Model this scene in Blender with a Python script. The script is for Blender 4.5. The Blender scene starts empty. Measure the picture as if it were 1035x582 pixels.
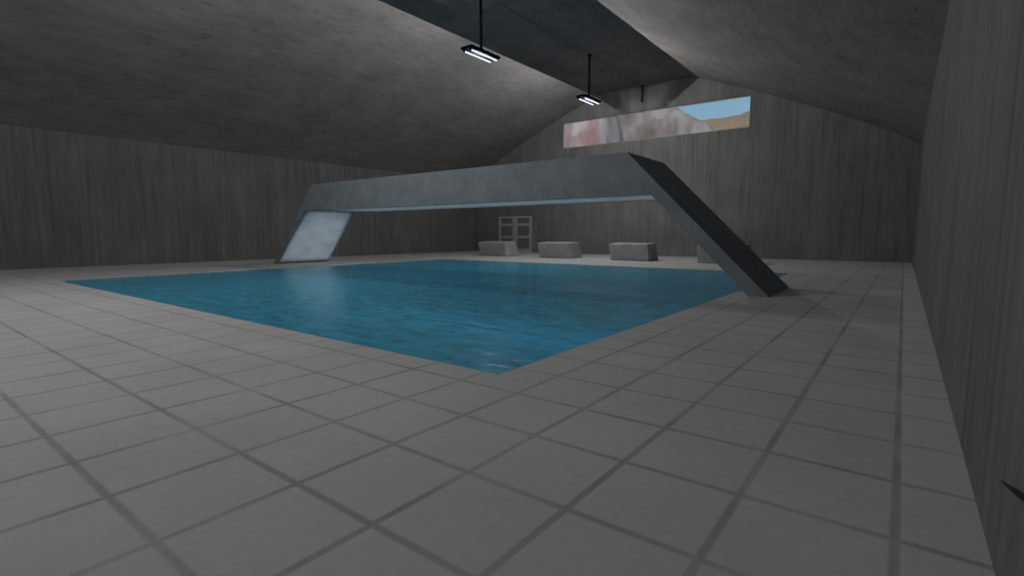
import bpy, bmesh, math, random
from mathutils import Vector, noise

random.seed(7)
S = bpy.context.scene
COL = S.collection

# ------------------------------------------------------------------ camera
cam_data = bpy.data.cameras.new('camera')
cam = bpy.data.objects.new('camera', cam_data)
COL.objects.link(cam)
cam.location = (0.0, 0.0, 1.62)
cam.rotation_euler = (math.radians(90 - 6.07), 0.0, math.radians(37.3))
cam_data.sensor_width = 36.0
cam_data.lens = 18.0
cam_data.clip_start = 0.05
cam_data.clip_end = 500
S.camera = cam

# ------------------------------------------------------------------ exposure
S.view_settings.view_transform = 'Standard'
S.view_settings.look = 'None'
S.view_settings.gamma = 1.0
S.view_settings.use_curve_mapping = False
S.view_settings.exposure = 0.0
S.cycles.use_denoising = True
S.cycles.max_bounces = 8
S.cycles.diffuse_bounces = 5
S.cycles.transparent_max_bounces = 8
S.cycles.sample_clamp_indirect = 4.0

TUBE_STRENGTH = 1.5       # fluorescent tubes of the pendant lamps
TUBE_LIGHT_W = 295.0        # each of the three light sources along a lamp's two tubes
POOL_FILL_W = 90000.0        # added underwater spot that brightens the far bridge leg
POOL_STRIP_W = 270.0       # added underwater strip that brightens the bridge underside
FILL_LAMP_W = 190.0         # added fill lamp on the end wall behind the camera
SKY_STRENGTH = 1.0
SUN_STRENGTH = 2.6

# ------------------------------------------------------------------ sky
world = bpy.data.worlds.new('sky')
S.world = world
world.use_nodes = True
wn, wl = world.node_tree.nodes, world.node_tree.links
wn.clear()
w_out = wn.new('ShaderNodeOutputWorld')
w_bg = wn.new('ShaderNodeBackground')
w_tc = wn.new('ShaderNodeTexCoord')
w_sep = wn.new('ShaderNodeSeparateXYZ')
w_ramp = wn.new('ShaderNodeValToRGB')
wl.new(w_tc.outputs['Generated'], w_sep.inputs[0])
wl.new(w_sep.outputs['Z'], w_ramp.inputs[0])
cr = w_ramp.color_ramp
cr.elements[0].position = 0.0
cr.elements[0].color = (0.16, 0.13, 0.10, 1)
cr.elements[1].position = 0.32
cr.elements[1].color = (0.16, 0.42, 0.62, 1)
e = cr.elements.new(0.02); e.color = (0.34, 0.46, 0.56, 1)
e = cr.elements.new(0.17); e.color = (0.31, 0.47, 0.61, 1)
wl.new(w_ramp.outputs[0], w_bg.inputs[0])
w_bg.inputs[1].default_value = SKY_STRENGTH
wl.new(w_bg.outputs[0], w_out.inputs[0])

sun_data = bpy.data.lights.new('sun', 'SUN')
sun = bpy.data.objects.new('sun', sun_data)
COL.objects.link(sun)
sun_data.energy = SUN_STRENGTH
sun_data.color = (1.0, 0.93, 0.85)
sun_data.angle = math.radians(2)
sun.rotation_euler = (math.radians(48), 0, math.radians(14))

# ------------------------------------------------------------------ room dimensions
XL, XR = -32.0, 0.45
YF, YB = -4.5, 36.3
ZW = 6.42
ZC = 12.25
TH = 0.35
PX0, PX1, PY0, PY1 = -23.55, -3.62, 4.5, 23.45

# ------------------------------------------------------------------ material helpers
def new_mat(name):
    m = bpy.data.materials.new(name)
    m.use_nodes = True
    nt = m.node_tree
    return m, nt, nt.nodes, nt.links, nt.nodes['Principled BSDF']

def noise_node(nt, vec, scale=1.0, detail=3.0, rough=0.55):
    n = nt.nodes.new('ShaderNodeTexNoise')
    n.inputs['Scale'].default_value = scale
    n.inputs['Detail'].default_value = detail
    n.inputs['Roughness'].default_value = rough
    nt.links.new(vec, n.inputs['Vector'])
    return n.outputs['Fac']

def mapped(nt, scale, loc=(0, 0, 0)):
    tc = nt.nodes.new('ShaderNodeTexCoord')
    mp = nt.nodes.new('ShaderNodeMapping')
    mp.inputs['Scale'].default_value = scale
    mp.inputs['Location'].default_value = loc
    nt.links.new(tc.outputs['Object'], mp.inputs['Vector'])
    return mp.outputs['Vector']

def maprange(nt, sock, a, b, c, d, smooth=False):
    n = nt.nodes.new('ShaderNodeMapRange')
    if smooth:
        n.interpolation_type = 'SMOOTHSTEP'
    for k, v in zip((1, 2, 3, 4), (a, b, c, d)):
        n.inputs[k].default_value = v
    nt.links.new(sock, n.inputs[0])
    return n.outputs[0]

def math_node(nt, op, a, b=None, c=None):
    n = nt.nodes.new('ShaderNodeMath')
    n.operation = op
    for k, v in enumerate((a, b, c)):
        if v is None:
            continue
        if isinstance(v, (int, float)):
            n.inputs[k].default_value = v
        else:
            nt.links.new(v, n.inputs[k])
    return n.outputs[0]

def tint(nt, rgb, fac):
    n = nt.nodes.new('ShaderNodeVectorMath')
    n.operation = 'SCALE'
    n.inputs[0].default_value = rgb
    nt.links.new(fac, n.inputs['Scale'])
    return n.outputs[0]

def bump(nt, b, height, strength, dist):
    n = nt.nodes.new('ShaderNodeBump')
    n.inputs['Strength'].default_value = strength
    n.inputs['Distance'].default_value = dist
    nt.links.new(height, n.inputs['Height'])
    nt.links.new(n.outputs[0], b.inputs['Normal'])

def board_concrete(name, rgb, streak_wide, streak_fine, rough=0.9, lo=0.88, hi=1.12, cut=0.78):
    """board-marked concrete: streaks along the axis with the small scale"""
    m, nt, N, L, b = new_mat(name)
    n1 = noise_node(nt, mapped(nt, streak_wide), 1.0, 2.0)
    n2 = noise_node(nt, mapped(nt, streak_fine, (3.1, 7.7, 1.3)), 1.0, 3.0, 0.6)
    n3 = noise_node(nt, mapped(nt, (0.5, 0.5, 0.5)), 1.0, 4.0)
    f1 = maprange(nt, n1, 0.3, 0.7, lo, hi)
    f2 = maprange(nt, n2, 0.3, 0.7, lo, hi)
    f3 = maprange(nt, n3, 0.3, 0.7, 0.88, 1.12)
    groove = maprange(nt, n2, 0.30, 0.40, cut, 1.0, True)
    f = math_node(nt, 'MULTIPLY', math_node(nt, 'MULTIPLY', f1, f2), math_node(nt, 'MULTIPLY', f3, groove))
    L.new(tint(nt, rgb, f), b.inputs['Base Color'])
    b.inputs['Roughness'].default_value = rough
    b.inputs['Specular IOR Level'].default_value = 0.2
    bump(nt, b, n2, 0.35, 0.02)
    return m

def smooth_concrete(name, rgb, rough=0.8, lo=0.85, hi=1.15, scale=1.3):
    m, nt, N, L, b = new_mat(name)
    n1 = noise_node(nt, mapped(nt, (scale,) * 3), 1.0, 4.0)
    n2 = noise_node(nt, mapped(nt, (9, 9, 9)), 1.0, 3.0)
    f = math_node(nt, 'MULTIPLY', maprange(nt, n1, 0.3, 0.7, lo, hi), maprange(nt, n2, 0.3, 0.7, 0.94, 1.06))
    L.new(tint(nt, rgb, f), b.inputs['Base Color'])
    b.inputs['Roughness'].default_value = rough
    b.inputs['Specular IOR Level'].default_value = 0.3
    bump(nt, b, n2, 0.15, 0.01)
    return m

def plain(name, rgb, rough=0.5, metal=0.0, spec=0.3):
    m, nt, N, L, b = new_mat(name)
    n = noise_node(nt, mapped(nt, (6, 6, 6)), 1.0, 3.0)
    L.new(tint(nt, rgb, maprange(nt, n, 0.3, 0.7, 0.88, 1.12)), b.inputs['Base Color'])
    b.inputs['Roughness'].default_value = rough
    b.inputs['Metallic'].default_value = metal
    b.inputs['Specular IOR Level'].default_value = spec
    return m

def tile_floor(name):
    m, nt, N, L, b = new_mat(name)
    tc = N.new('ShaderNodeTexCoord')
    sep = N.new('ShaderNodeSeparateXYZ')
    L.new(tc.outputs['Object'], sep.inputs[0])
    def line(sock, offset, pitch, width):
        u = math_node(nt, 'DIVIDE', math_node(nt, 'SUBTRACT', sock, offset), pitch)
        d = math_node(nt, 'ABSOLUTE', math_node(nt, 'SUBTRACT', math_node(nt, 'FRACT', math_node(nt, 'ADD', u, 0.5)), 0.5))
        return maprange(nt, math_node(nt, 'MULTIPLY', d, pitch), width * 0.35, width * 1.25, 1.0, 0.0, True)
    lx = line(sep.outputs['X'], 0.07, 0.777, 0.03)
    ly = line(sep.outputs['Y'], 0.885, 0.797, 0.03)
    g = math_node(nt, 'MAXIMUM', lx, ly)
    worn = maprange(nt, noise_node(nt, mapped(nt, (0.9, 0.9, 0.9)), 1.0, 2.0), 0.35, 0.65, 0.45, 1.0)
    g = math_node(nt, 'MULTIPLY', g, worn)
    n1 = noise_node(nt, mapped(nt, (0.6, 0.6, 0.6)), 1.0, 4.0)
    n2 = noise_node(nt, mapped(nt, (12, 12, 12)), 1.0, 3.0)
    f = math_node(nt, 'MULTIPLY', maprange(nt, n1, 0.3, 0.7, 0.93, 1.07), maprange(nt, n2, 0.3, 0.7, 0.96, 1.04))
    f = math_node(nt, 'MULTIPLY', f, maprange(nt, g, 0.0, 1.0, 1.0, 0.6))
    L.new(tint(nt, (0.45, 0.449, 0.447), f), b.inputs['Base Color'])
    b.inputs['Roughness'].default_value = 0.85
    b.inputs['Specular IOR Level'].default_value = 0.25
    bump(nt, b, maprange(nt, g, 0, 1, 1, 0), 0.3, 0.01)
    return m

def water_material():
    m, nt, N, L, b = new_mat('pool_water')
    n1 = noise_node(nt, mapped(nt, (1.5, 3.2, 1.0)), 1.0, 3.0, 0.6)
    n2 = noise_node(nt, mapped(nt, (4.2, 7.5, 1.0), (2, 5, 0)), 1.0, 2.0, 0.5)
    h = math_node(nt, 'ADD', n1, math_node(nt, 'MULTIPLY', n2, 0.45))
    f = maprange(nt, h, 0.55, 0.95, 0.74, 1.26)  # ripple light and dark put into the water colour
    L.new(tint(nt, (0.06, 0.43, 0.64), f), b.inputs['Base Color'])
    b.inputs['Roughness'].default_value = 0.16
    b.inputs['IOR'].default_value = 1.27
    bump(nt, b, h, 0.2, 0.1)
    tr = N.new('ShaderNodeBsdfTransparent')
    tr.inputs[0].default_value = (0.85, 0.95, 1.0, 1)
    mix = N.new('ShaderNodeMixShader')
    mix.inputs[0].default_value = 0.25
    L.new(b.outputs[0], mix.inputs[1])
    L.new(tr.outputs[0], mix.inputs[2])
    L.new(mix.outputs[0], N['Material Output'].inputs['Surface'])
    return m

def emitter(name, rgb, strength):
    m, nt, N, L, b = new_mat(name)
    b.inputs['Base Color'].default_value = (0.0, 0.0, 0.0, 1)
    b.inputs['Specular IOR Level'].default_value = 0.0
    b.inputs['Emission Color'].default_value = (*rgb, 1)
    b.inputs['Emission Strength'].default_value = strength
    return m

def glass_pane(name):
    m, nt, N, L, b = new_mat(name)
    gl = N.new('ShaderNodeBsdfGlossy'); gl.inputs['Roughness'].default_value = 0.05
    tr = N.new('ShaderNodeBsdfTransparent'); tr.inputs[0].default_value = (0.93, 0.95, 0.95, 1)
    mix = N.new('ShaderNodeMixShader'); mix.inputs[0].default_value = 0.05
    L.new(tr.outputs[0], mix.inputs[1]); L.new(gl.outputs[0], mix.inputs[2])
    L.new(mix.outputs[0], N['Material Output'].inputs['Surface'])
    return m

def rock(name, rgb_a, rgb_b, scale):
    m, nt, N, L, b = new_mat(name)
    n = noise_node(nt, mapped(nt, scale), 1.0, 3.0, 0.5)
    mx = N.new('ShaderNodeMix'); mx.data_type = 'RGBA'
    L.new(maprange(nt, n, 0.36, 0.64, 0, 1, True), mx.inputs['Factor'])
    mx.inputs['A'].default_value = (*rgb_a, 1)
    mx.inputs['B'].default_value = (*rgb_b, 1)
    L.new(mx.outputs['Result'], b.inputs['Base Color'])
    b.inputs['Roughness'].default_value = 0.95
    return m

M = dict(
    wall=board_concrete('board_marked_concrete', (0.125, 0.124, 0.123), (2.2, 2.2, 0.15), (7, 7, 0.25)),
    wall_back=board_concrete('board_concrete_light_lift', (0.145, 0.144, 0.142), (2.2, 2.2, 0.15), (7, 7, 0.25)),  # wall concrete made paler to offset the weak lamp light there
    ceil=board_concrete('ceiling_concrete', (0.172, 0.166, 0.161), (1.6, 0.5, 1.6), (6.0, 1.5, 6.0), lo=0.9, hi=1.1, cut=0.8),
    floor=tile_floor('grey_floor_tiles'),
    basin=smooth_concrete('teal_pool_lining', (0.06, 0.28, 0.38)),
    bridge=smooth_concrete('blue_grey_concrete', (0.205, 0.22, 0.232), 0.75),
    block=smooth_concrete('block_concrete', (0.32, 0.335, 0.35), 0.75),
    water=water_material(),
    black=plain('black_metal', (0.006, 0.006, 0.007), 0.9),
    pipe=plain('dark_grey_pipe_paint', (0.035, 0.035, 0.035), 0.8),
    housing=plain('lamp_housing_paint', (0.0012, 0.0014, 0.0022), 1.0, spec=0.0),
    tube=emitter('fluorescent_tube', (0.80, 0.88, 1.0), TUBE_STRENGTH),
    cap=plain('tube_cap', (0.004, 0.004, 0.005), 0.9, spec=0.0),
    steel=plain('grey_door_metal', (0.34, 0.33, 0.33), 0.6),
    dark_panel=plain('dark_door_panel', (0.13, 0.13, 0.13), 0.7),
    frame=plain('window_frame_paint', (0.30, 0.29, 0.28), 0.6),
    glass=glass_pane('window_glass'),
    pink_rock=rock('pink_sandstone', (0.33, 0.185, 0.185), (0.47, 0.385, 0.37), (0.55, 0.55, 0.12)),
    grey_rock=rock('grey_brown_rock', (0.23, 0.178, 0.168), (0.37, 0.305, 0.285), (0.5, 0.5, 0.16)),
    tan_hill=rock('tan_desert_slope', (0.17, 0.155, 0.10), (0.30, 0.19, 0.12), (0.08, 0.08, 0.2)),
    sand=rock('desert_sand', (0.35, 0.28, 0.2), (0.42, 0.33, 0.24), (0.1, 0.1, 0.1)),
)

# ------------------------------------------------------------------ mesh helpers
def obj(name, bm, mat, parent=None, smooth=False):
    bmesh.ops.recalc_face_normals(bm, faces=bm.faces)
    me = bpy.data.meshes.new(name)
    bm.to_mesh(me); bm.free()
    me.materials.append(mat)
    if smooth:
        for p in me.polygons:
            p.use_smooth = True
    o = bpy.data.objects.new(name, me)
    COL.objects.link(o)
    if parent:
        o.parent = parent
    return o

def tag(o, label=None, cat=None, group=None, kind=None):
    if label: o['label'] = label
    if cat: o['category'] = cat
    if group: o['group'] = group
    if kind: o['kind'] = kind
    return o

def thing(name, loc, label, cat, group=None, kind=None):
    o = bpy.data.objects.new(name, None)
    COL.objects.link(o)
    o.location = loc
    o.empty_display_size = 0.3
    return tag(o, label, cat, group, kind)

def box(bm, lo, hi):
    x0, y0, z0 = lo; x1, y1, z1 = hi
    v = [bm.verts.new(p) for p in ((x0, y0, z0), (x1, y0, z0), (x1, y1, z0), (x0, y1, z0),
                                   (x0, y0, z1), (x1, y0, z1), (x1, y1, z1), (x0, y1, z1))]
    for f in ((0, 3, 2, 1), (4, 5, 6, 7), (0, 1, 5, 4), (1, 2, 6, 5), (2, 3, 7, 6), (3, 0, 4, 7)):
        bm.faces.new([v[i] for i in f])
    return v

def prism_y(bm, prof, y0, y1):
    """closed (x, z) profile swept along Y"""
    a = [bm.verts.new((x, y0, z)) for x, z in prof]
    b = [bm.verts.new((x, y1, z)) for x, z in prof]
    n = len(prof)
    bm.faces.new(a); bm.faces.new(list(reversed(b)))
    for i in range(n):
        j = (i + 1) % n
        bm.faces.new((a[i], b[i], b[j], a[j]))

def prism_x(bm, prof, x0, x1):
    """closed (y, z) profile swept along X"""
    a = [bm.verts.new((x0, y, z)) for y, z in prof]
    b = [bm.verts.new((x1, y, z)) for y, z in prof]
    n = len(prof)
    bm.faces.new(a); bm.faces.new(list(reversed(b)))
    for i in range(n):
        j = (i + 1) % n
        bm.faces.new((a[i], b[i], b[j], a[j]))

def tube(bm, p0, p1, r0, r1=None, seg=12):
    r1 = r0 if r1 is None else r1
    p0, p1 = Vector(p0), Vector(p1)
    d = (p1 - p0).normalized()
    u = d.orthogonal().normalized(); w = d.cross(u)
    rings = []
    for p, r in ((p0, r0), (p1, r1)):
        rings.append([bm.verts.new(p + (u * math.cos(t) + w * math.sin(t)) * r)
                      for t in (2 * math.pi * k / seg for k in range(seg))])
    for k in range(seg):
        j = (k + 1) % seg
        bm.faces.new((rings[0][k], rings[0][j], rings[1][j], rings[1][k]))
    bm.faces.new(list(reversed(rings[0]))); bm.faces.new(rings[1])

def bevel(bm, w, seg=1):
    bmesh.ops.recalc_face_normals(bm, faces=bm.faces)
    bmesh.ops.bevel(bm, geom=list(bm.edges), offset=w, segments=seg, affect='EDGES', profile=0.5)

def ring_slab(bm, outer, inner, axis, lo, hi):
    """rectangular slab with a rectangular hole; outer/inner = (a0, b0, a1, b1)"""
    def P(a, b, c):
        return {'z': (a, b, c), 'y': (a, c, b)}[axis]
    def corners(r):
        return [(r[0], r[1]), (r[2], r[1]), (r[2], r[3]), (r[0], r[3])]
    V = {}
    for c, lev in enumerate((lo, hi)):
        for n, r in (('o', outer), ('i', inner)):
            for k, (a, b) in enumerate(corners(r)):
                V[n, k, c] = bm.verts.new(P(a, b, lev))
    for k in range(4):
        j = (k + 1) % 4
        for c in (0, 1):
            bm.faces.new((V['o', k, c], V['o', j, c], V['i', j, c], V['i', k, c]))
        for n in 'oi':
            bm.faces.new((V[n, k, 0], V[n, j, 0], V[n, j, 1], V[n, k, 1]))

def struct(name, bm, mat, label, cat):
    return tag(obj(name, bm, mat), label, cat, None, 'structure')

# ------------------------------------------------------------------ room shell
bm = bmesh.new()
ring_slab(bm, (XL - TH, YF - TH, XR + TH, YB + TH), (PX0, PY0, PX1, PY1), 'z', -0.25, 0.0)
struct('floor', bm, M['floor'], 'grey square-tiled pool deck around the pool', 'floor')

bm = bmesh.new()
ring_slab(bm, (PX0 - .2, PY0 - .2, PX1 + .2, PY1 + .2), (PX0 - 0.002, PY0 - 0.002, PX1 + 0.002, PY1 + 0.002), 'z', -2.2, -0.25)
box(bm, (PX0 - .2, PY0 - .2, -2.4), (PX1 + .2, PY1 + .2, -2.2))
struct('pool_basin', bm, M['basin'], 'teal lining of the sunken rectangular pool', 'pool')

bm = bmesh.new(); box(bm, (XL - TH, YF - TH, 0), (XL, YB + TH, ZW + 0.2))
struct('wall_left', bm, M['wall'], 'long dark board-marked concrete wall on the left', 'wall')
bm = bmesh.new(); box(bm, (XR, YF - TH, 0), (XR + TH, YB + TH, ZW + 0.2))
struct('wall_right', bm, M['wall'], 'dark concrete wall close to the camera on the right', 'wall')
bm = bmesh.new(); box(bm, (XL - TH, YF - TH, 0), (XR + TH, YF, ZC + 0.5))
struct('wall_front', bm, M['wall'], 'concrete end wall behind the camera', 'wall')

WX0, WX1, WZ0, WZ1 = -22.6, -8.4, 8.46, 10.5
bm = bmesh.new()
ring_slab(bm, (XL - TH, 0, XR + TH, ZC + 0.5), (WX0, WZ0, WX1, WZ1), 'y', YB, YB + TH)
struct('wall_back', bm, M['wall_back'], 'dark concrete gable wall with the long high window', 'wall')

def vault(p0, p1, p2, n=10):
    return [tuple(p0[k] * (1 - t) ** 2 + 2 * p1[k] * t * (1 - t) + p2[k] * t * t for k in (0, 1)) for t in (i / n for i in range(n + 1))]
inner = vault((XL, ZW), (-29.0, 8.5), (-19.2, ZC)) + vault((-12.1, ZC), (-2.5, 8.5), (XR, ZW))
up = [(x, z + 0.45) for x, z in inner]
bm = bmesh.new()
for (a, b), (c, d) in zip(zip(inner, inner[1:]), zip(up, up[1:])):
    for p, q in ((a, b), (c, d)):
        bm.faces.new([bm.verts.new(v) for v in ((p[0], YF - TH, p[1]), (q[0], YF - TH, q[1]), (q[0], YB + TH, q[1]), (p[0], YB + TH, p[1]))])
for p, q in ((inner[0], up[0]), (inner[-1], up[-1])):
    bm.faces.new([bm.verts.new(v) for v in ((p[0], YF - TH, p[1]), (q[0], YF - TH, q[1]), (q[0], YB + TH, q[1]), (p[0], YB + TH, p[1]))])
bmesh.ops.remove_doubles(bm, verts=bm.verts, dist=1e-4)
ceiling = struct('ceiling', bm, M['ceil'], 'vaulted concrete ceiling with two slopes and a flat dark ridge strip', 'ceiling')

for p in ceiling.data.polygons:
    p.use_smooth = True
ceiling.data.set_sharp_from_angle(angle=math.radians(12))

# long high window: frame and one pane
win = thing('window_1', ((WX0 + WX1) / 2, YB, WZ0), 'long narrow high window looking out on rocks and sky', 'window', None, 'structure')
cx = (WX0 + WX1) / 2
bm = bmesh.new()
hw, hh = (WX1 - WX0) / 2, WZ1 - WZ0
ring_slab(bm, (-hw, 0, hw, hh), (-hw + .06, .06, hw - .06, hh - .06), 'y', 0.20, 0.28)
obj('window_frame', bm, M['frame'], win)
bm = bmesh.new(); box(bm, (-hw + .05, 0.235, 0.05), (hw - .05, 0.245, hh - .05))
obj('window_pane', bm, M['glass'], win)

# ------------------------------------------------------------------ pool water
bm = bmesh.new()
v = [bm.verts.new(p) for p in ((PX0, PY0, -0.035), (PX1, PY0, -0.035), (PX1, PY1, -0.035), (PX0, PY1, -0.035))]
bm.faces.new(v)
tag(obj('pool_water', bm, M['water']), 'teal rippling water filling the rectangular pool', 'water', None, 'stuff')

# ------------------------------------------------------------------ concrete bridge over the pool
BY0, BY1 = 14.25, 17.2
BZ0, BZ1 = 2.75, 4.0
LEG = 0.5
RI, LI = -3.13, -26.6          # inner feet
br = thing('concrete_bridge', (-15, (BY0 + BY1) / 2, 0), 'blue-grey concrete footbridge on two slanted legs spanning the pool', 'bridge')
hy = (BY1 - BY0) / 2
def bx_(x): return x + 15.0
bm = bmesh.new()
prism_y(bm, [(bx_(LI + BZ0), BZ0), (bx_(RI - BZ0), BZ0), (bx_(RI + LEG - BZ0), BZ0), (bx_(RI + LEG - BZ1), BZ1),
             (bx_(LI - LEG + BZ1), BZ1), (bx_(LI - LEG + BZ0), BZ0)], -hy, hy)
obj('bridge_beam', bm, M['bridge'], br)
for foot, s in ((LI, 1), (RI, -1)):
    bm = bmesh.new()
    prism_y(bm, [(bx_(foot), 0), (bx_(foot - s * LEG), 0), (bx_(foot - s * LEG + s * BZ0), BZ0), (bx_(foot + s * BZ0), BZ0)], -hy, hy)
    obj('leg', bm, M['bridge'], br)

# ------------------------------------------------------------------ starting blocks on the far deck
labels = ['starting block standing in front of the double door, farthest left of the four',
          'starting block just right of the double door, second from the left',
          'starting block third from the left, standing clear left of the slanted leg',
          'starting block half hidden behind the slanted right bridge leg']
proto = None
for k, lab in enumerate(labels):
    if proto is None:
        bm = bmesh.new()
        prism_x(bm, [(0.0, 0.0), (1.55, 0.0), (1.05, 1.06), (-0.22, 1.0)], -1.23, 1.23)
        bevel(bm, 0.03)
        o = proto = obj('starting_block', bm, M['block'])
    else:
        o = proto.copy(); COL.objects.link(o)
    o.location = (-23.6 + 5.28 * k, 28.7, 0)
    tag(o, 'grey concrete ' + lab, 'starting block', 'starting blocks on the far deck')

# ------------------------------------------------------------------ double door in the back wall
door = thing('door_1', (-27.25, YB, 0), 'grey metal-framed double door in the back wall near the left corner', 'door', None, 'structure')
for s in (-1, 1):
    xa, xb = (-1.78, -0.03) if s < 0 else (0.03, 1.78)
    bm = bmesh.new()
    box(bm, (xa, -0.16, 0.0), (xa + 0.2, 0.0, 3.12))
    box(bm, (xb - 0.2, -0.16, 0.0), (xb, 0.0, 3.12))
    for z0, z1 in ((0.0, 0.3), (1.2, 1.42), (2.28, 2.5), (2.96, 3.12)):
        box(bm, (xa + 0.2, -0.14, z0), (xb - 0.2, 0.0, z1))
    leaf = obj('door_leaf', bm, M['steel'], door)
    for z0, z1 in ((0.3, 1.2), (1.42, 2.28), (2.5, 2.96)):
        bm = bmesh.new(); box(bm, (xa + 0.2, -0.05, z0), (xb - 0.2, 0.0, z1))
        obj('door_panel', bm, M['dark_panel'], leaf)

# ------------------------------------------------------------------ pendant lamps along the ridge
def make_lamp():
    t = thing('pendant_lamp', (0, 0, 0), '', 'lamp', 'twin-tube pendant lamps along the ridge')
    bm = bmesh.new()
    box(bm, (-0.33, -1.0, 0.06), (0.33, 1.0, 0.16)); bevel(bm, 0.02)
    obj('lamp_housing', bm, M['housing'], t)
    for x in (-0.19, 0.19):
        bm = bmesh.new(); tube(bm, (x, -0.88, -0.02), (x, 0.88, -0.02), 0.032)
        tb = obj('fluorescent_tube', bm, M['tube'], t, True)
        for y in (-0.94, 0.88):
            bm = bmesh.new(); tube(bm, (x, y, -0.02), (x, y + 0.06, -0.02), 0.04)
            obj('tube_cap', bm, M['cap'], tb)
            bm = bmesh.new(); box(bm, (x - 0.03, y, -0.02), (x + 0.03, y + 0.06, 0.07))
            obj('tube_holder', bm, M['housing'], tb)
    for x in (0.0,):
        for y in (-0.25, 0.0, 0.25):
            ld = bpy.data.lights.get('tube_light') or bpy.data.lights.new('tube_light', 'POINT')
            ld.energy = TUBE_LIGHT_W; ld.color = (1.0, 0.985, 0.97); ld.shadow_soft_size = 0.0
            lo_ = bpy.data.objects.new('tube_light', ld); COL.objects.link(lo_)
            lo_.parent = t; lo_.location = (x, y, -0.19)
    bm = bmesh.new(); tube(bm, (0, 0, 0.16), (0, 0, ZC - LZ), 0.07)
    obj('hanging_rod', bm, M['black'], t)
    bm = bmesh.new(); tube(bm, (0, 0, ZC - LZ - 0.08), (0, 0, ZC - LZ), 0.11, 0.13, 16)
    obj('ceiling_rose', bm, M['black'], t)
    return t

def copy_tree(o, parent=None):
    c = o.copy(); COL.objects.link(c)
    if parent: c.parent = parent
    for ch in o.children:
        copy_tree(ch, c)
    return c

LX, LZ = -15.65, 9.57
lamp0 = make_lamp()
lamp0.location = (LX, 18.25, LZ)
lamp0['label'] = 'twin-tube pendant lamp on a black rod, the nearer and larger of the two in view'
for y, lab in ((28.2, 'twin-tube pendant lamp on a black rod hanging just above the left end of the window'),
               (8.45, 'twin-tube pendant lamp above the pool, out of the frame overhead'),
               (-1.7, 'twin-tube pendant lamp behind the camera by the front wall')):
    c = copy_tree(lamp0)
    c.location = (LX, y, LZ)
    if y > 20:                                     # lamp by the window boosted to brighten the far deck and right floor
        bright = bpy.data.lights['tube_light'].copy()
        bright.energy = TUBE_LIGHT_W * 1.4
        for ch in c.children:
            if ch.type == 'LIGHT':
                ch.data = bright
    c['label'] = lab

# ------------------------------------------------------------------ added underwater fill lamp, unseen, aimed at the far leg
pl = thing('pool_fill_lamp', (PX1, (BY0 + BY1) / 2, -0.55), 'added underwater fill lamp in the right side of the pool, unseen', 'lamp')
bm = bmesh.new(); tube(bm, (0.0, 0, 0), (-0.05, 0, 0), 0.16, 0.14, 20)
obj('lamp_rim', bm, M['cap'], pl)
sd = bpy.data.lights.new('pool_fill_lamp_light', 'SPOT')
sd.energy = POOL_FILL_W
sd.color = (0.92, 0.97, 1.0)
sd.spot_size = math.radians(17)
sd.spot_blend = 1.0
sd.shadow_soft_size = 0.004
so = bpy.data.objects.new('pool_fill_lamp_light', sd)
COL.objects.link(so)
so.parent = pl
so.location = (-0.12, 0, 0)
bm = bmesh.new()                                  # unseen mask cut to keep the added beam on the leg
ring_slab(bm, (-0.2, -0.2, 0.2, 0.2), (-0.039, 0.0185, 0.039, 0.099), 'y', -0.005, 0.005)
hd = obj('beam_mask', bm, M['black'], pl)
hd.location = (-0.72, 0, 0)
hd.rotation_euler = (0, 0, math.radians(90))
bm = bmesh.new(); box(bm, (-0.72, -0.2, -0.2), (0.0, 0.2, -0.19)); box(bm, (-0.72, -0.2, 0.19), (0.0, 0.2, 0.2))
box(bm, (-0.72, -0.2, -0.19), (0.0, -0.19, 0.19)); box(bm, (-0.72, 0.19, -0.19), (0.0, 0.2, 0.19))
obj('lamp_box', bm, M['black'], pl)
aim = Vector((LI + 1.0, 15.7, 0.75)) - Vector((PX1 - 0.12, 15.7, -0.55))
so.rotation_euler = aim.to_track_quat('-Z', 'Y').to_euler()

st = thing('pool_fill_strip', (-13.6, (BY0 + BY1) / 2, -2.2), 'added underwater fill strip on the pool floor below the bridge, unseen', 'lamp')  # added source to light the underside of the beam
bm = bmesh.new(); box(bm, (-8.5, -0.15, 0.0), (8.5, 0.15, 0.08)); bevel(bm, 0.02)
obj('strip_housing', bm, M['basin'], st)
ad = bpy.data.lights.new('pool_fill_strip_light', 'AREA')
ad.shape = 'RECTANGLE'; ad.size = 17.0; ad.size_y = 0.2
ad.energy = POOL_STRIP_W
ad.spread = math.radians(42)
ad.color = (1.0, 0.90, 0.83)
ao = bpy.data.objects.new('pool_fill_strip_light', ad)
COL.objects.link(ao)
ao.parent = st
ao.location = (0, 0, 0.1)
ao.rotation_euler = (math.pi, 0, 0)

wlp = thing('fill_lamp', (-7.0, YF, 6.2), 'added round fill lamp high on the end wall behind the camera', 'lamp')  # unseen lamp added to lift the near and right floor
bm = bmesh.new(); tube(bm, (0, 0, 0), (0, 0.1, 0), 0.28, 0.25, 24)
obj('lamp_base', bm, M['housing'], wlp)
bd = bpy.data.lights.new('fill_lamp_light', 'AREA')
bd.shape = 'DISK'; bd.size = 0.45; bd.energy = FILL_LAMP_W
bo = bpy.data.objects.new('fill_lamp_light', bd)
COL.objects.link(bo)
bo.parent = wlp
bo.location = (0, 0.13, 0)
bo.rotation_euler = (math.radians(90), 0, 0)

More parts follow.
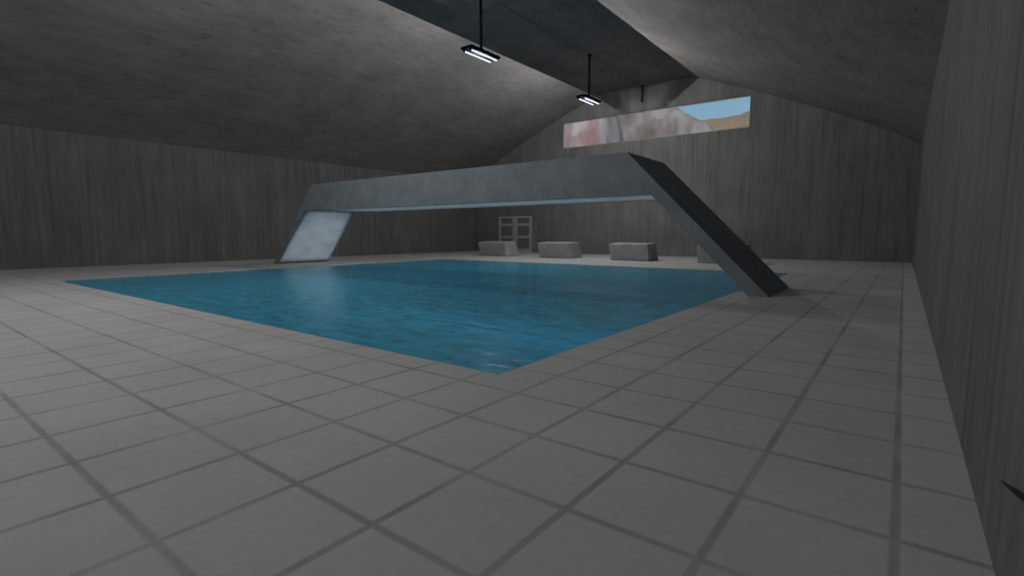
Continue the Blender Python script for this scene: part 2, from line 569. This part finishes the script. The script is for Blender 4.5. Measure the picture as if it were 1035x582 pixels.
# ------------------------------------------------------------------ small dark fittings
rail = thing('wall_rail', (XR, 2.6, 0.6), 'thin black tapering rail end on the right wall at the frame edge', 'rail')
bm = bmesh.new()
tube(bm, (-0.018, 0.575, -0.12), (-0.018, 0.30, -0.048), 0.003, 0.011)
tube(bm, (-0.018, 0.30, -0.048), (-0.022, -1.1, 0.325), 0.011, 0.02)
obj('rail_bar', bm, M['black'], rail)
bm = bmesh.new(); tube(bm, (-0.02, -0.8, 0.245), (0.0, -0.8, 0.245), 0.014)
obj('rail_bracket', bm, M['black'], rail)

bm = bmesh.new(); tube(bm, (-15.75, YB - 0.09, ZC - 1.15), (-15.75, YB - 0.09, ZC - 0.01), 0.085)
tag(obj('conduit_pipe', bm, M['pipe']), 'short dark vertical pipe on the back wall between ridge and window', 'pipe')

# ------------------------------------------------------------------ desert outside the window
def ridge(name, pts, y, depth, base, mat, label, cat, amp, seed, nx=60, nz=26):
    """rock mass whose crest follows (x, z) points, with a rough face towards the hall and a back"""
    def crest(x):
        for (xa, za), (xb, zb) in zip(pts, pts[1:]):
            if x <= xb:
                t = (x - xa) / (xb - xa); t = t * t * (3 - 2 * t)
                return za + (zb - za) * t
        return pts[-1][1]
    x0, x1 = pts[0][0], pts[-1][0]
    bm = bmesh.new()
    rows = []
    for j in range(nz + 1):
        a = math.pi * j / nz                     # front foot, over the crest, back foot
        row = []
        for i in range(nx + 1):
            u = i / nx
            x = x0 + (x1 - x0) * u
            top = crest(x)
            z = base + (top - base) * max(0.0, math.sin(a)) ** 0.55
            yy = y - depth * math.cos(a)
            p = Vector((x * 0.22, yy * 0.22, z * 0.3 + seed))
            d = noise.fractal(p, 0.9, 2.1, 4) * amp
            e2 = noise.noise(Vector((x * 0.5, seed, z * 0.12))) * amp * 0.8
            row.append(bm.verts.new((x, yy - (d + e2), z + d * 0.35 * math.sin(a))))
        rows.append(row)
    for j in range(nz):
        for i in range(nx):
            bm.faces.new((rows[j][i], rows[j][i + 1], rows[j + 1][i + 1], rows[j + 1][i]))
    for side in (0, nx):
        bm.faces.new([r[side] for r in rows])
    bm.faces.new(rows[0] + list(reversed(rows[nz])))
    return tag(obj(name, bm, mat, None, True), label, cat)

bm = bmesh.new(); box(bm, (-160, YB + 3, -1.0), (80, 220, 0.0))
struct('desert_ground', bm, M['sand'], 'sandy desert ground outside the back wall', 'ground')
ridge('rock_cliff', [(-62, 19), (-45, 21.5), (-38, 20.5), (-29.3, 19.0), (-28.3, 12)], 58, 4, 0, M['pink_rock'],
      'pinkish sandstone cliff seen through the left end of the window', 'cliff', 1.3, 3.0)
ridge('rock_outcrop', [(-42, 18), (-35, 20), (-29, 19.5), (-25.5, 18.6), (-22.0, 16.4), (-19, 14), (-16, 10)], 69, 4, 0, M['grey_rock'],
      'grey-brown rock outcrop sloping down in the middle of the window', 'rock', 1.2, 11.0)
ridge('desert_hill', [(-115, 26), (-62, 29), (-51, 30.3), (-40, 30.6), (-31, 31.6), (-12, 34), (20, 37)], 140, 14, 0, M['tan_hill'],
      'distant tan hill below the blue sky at the right end of the window', 'hill', 1.2, 21.0)
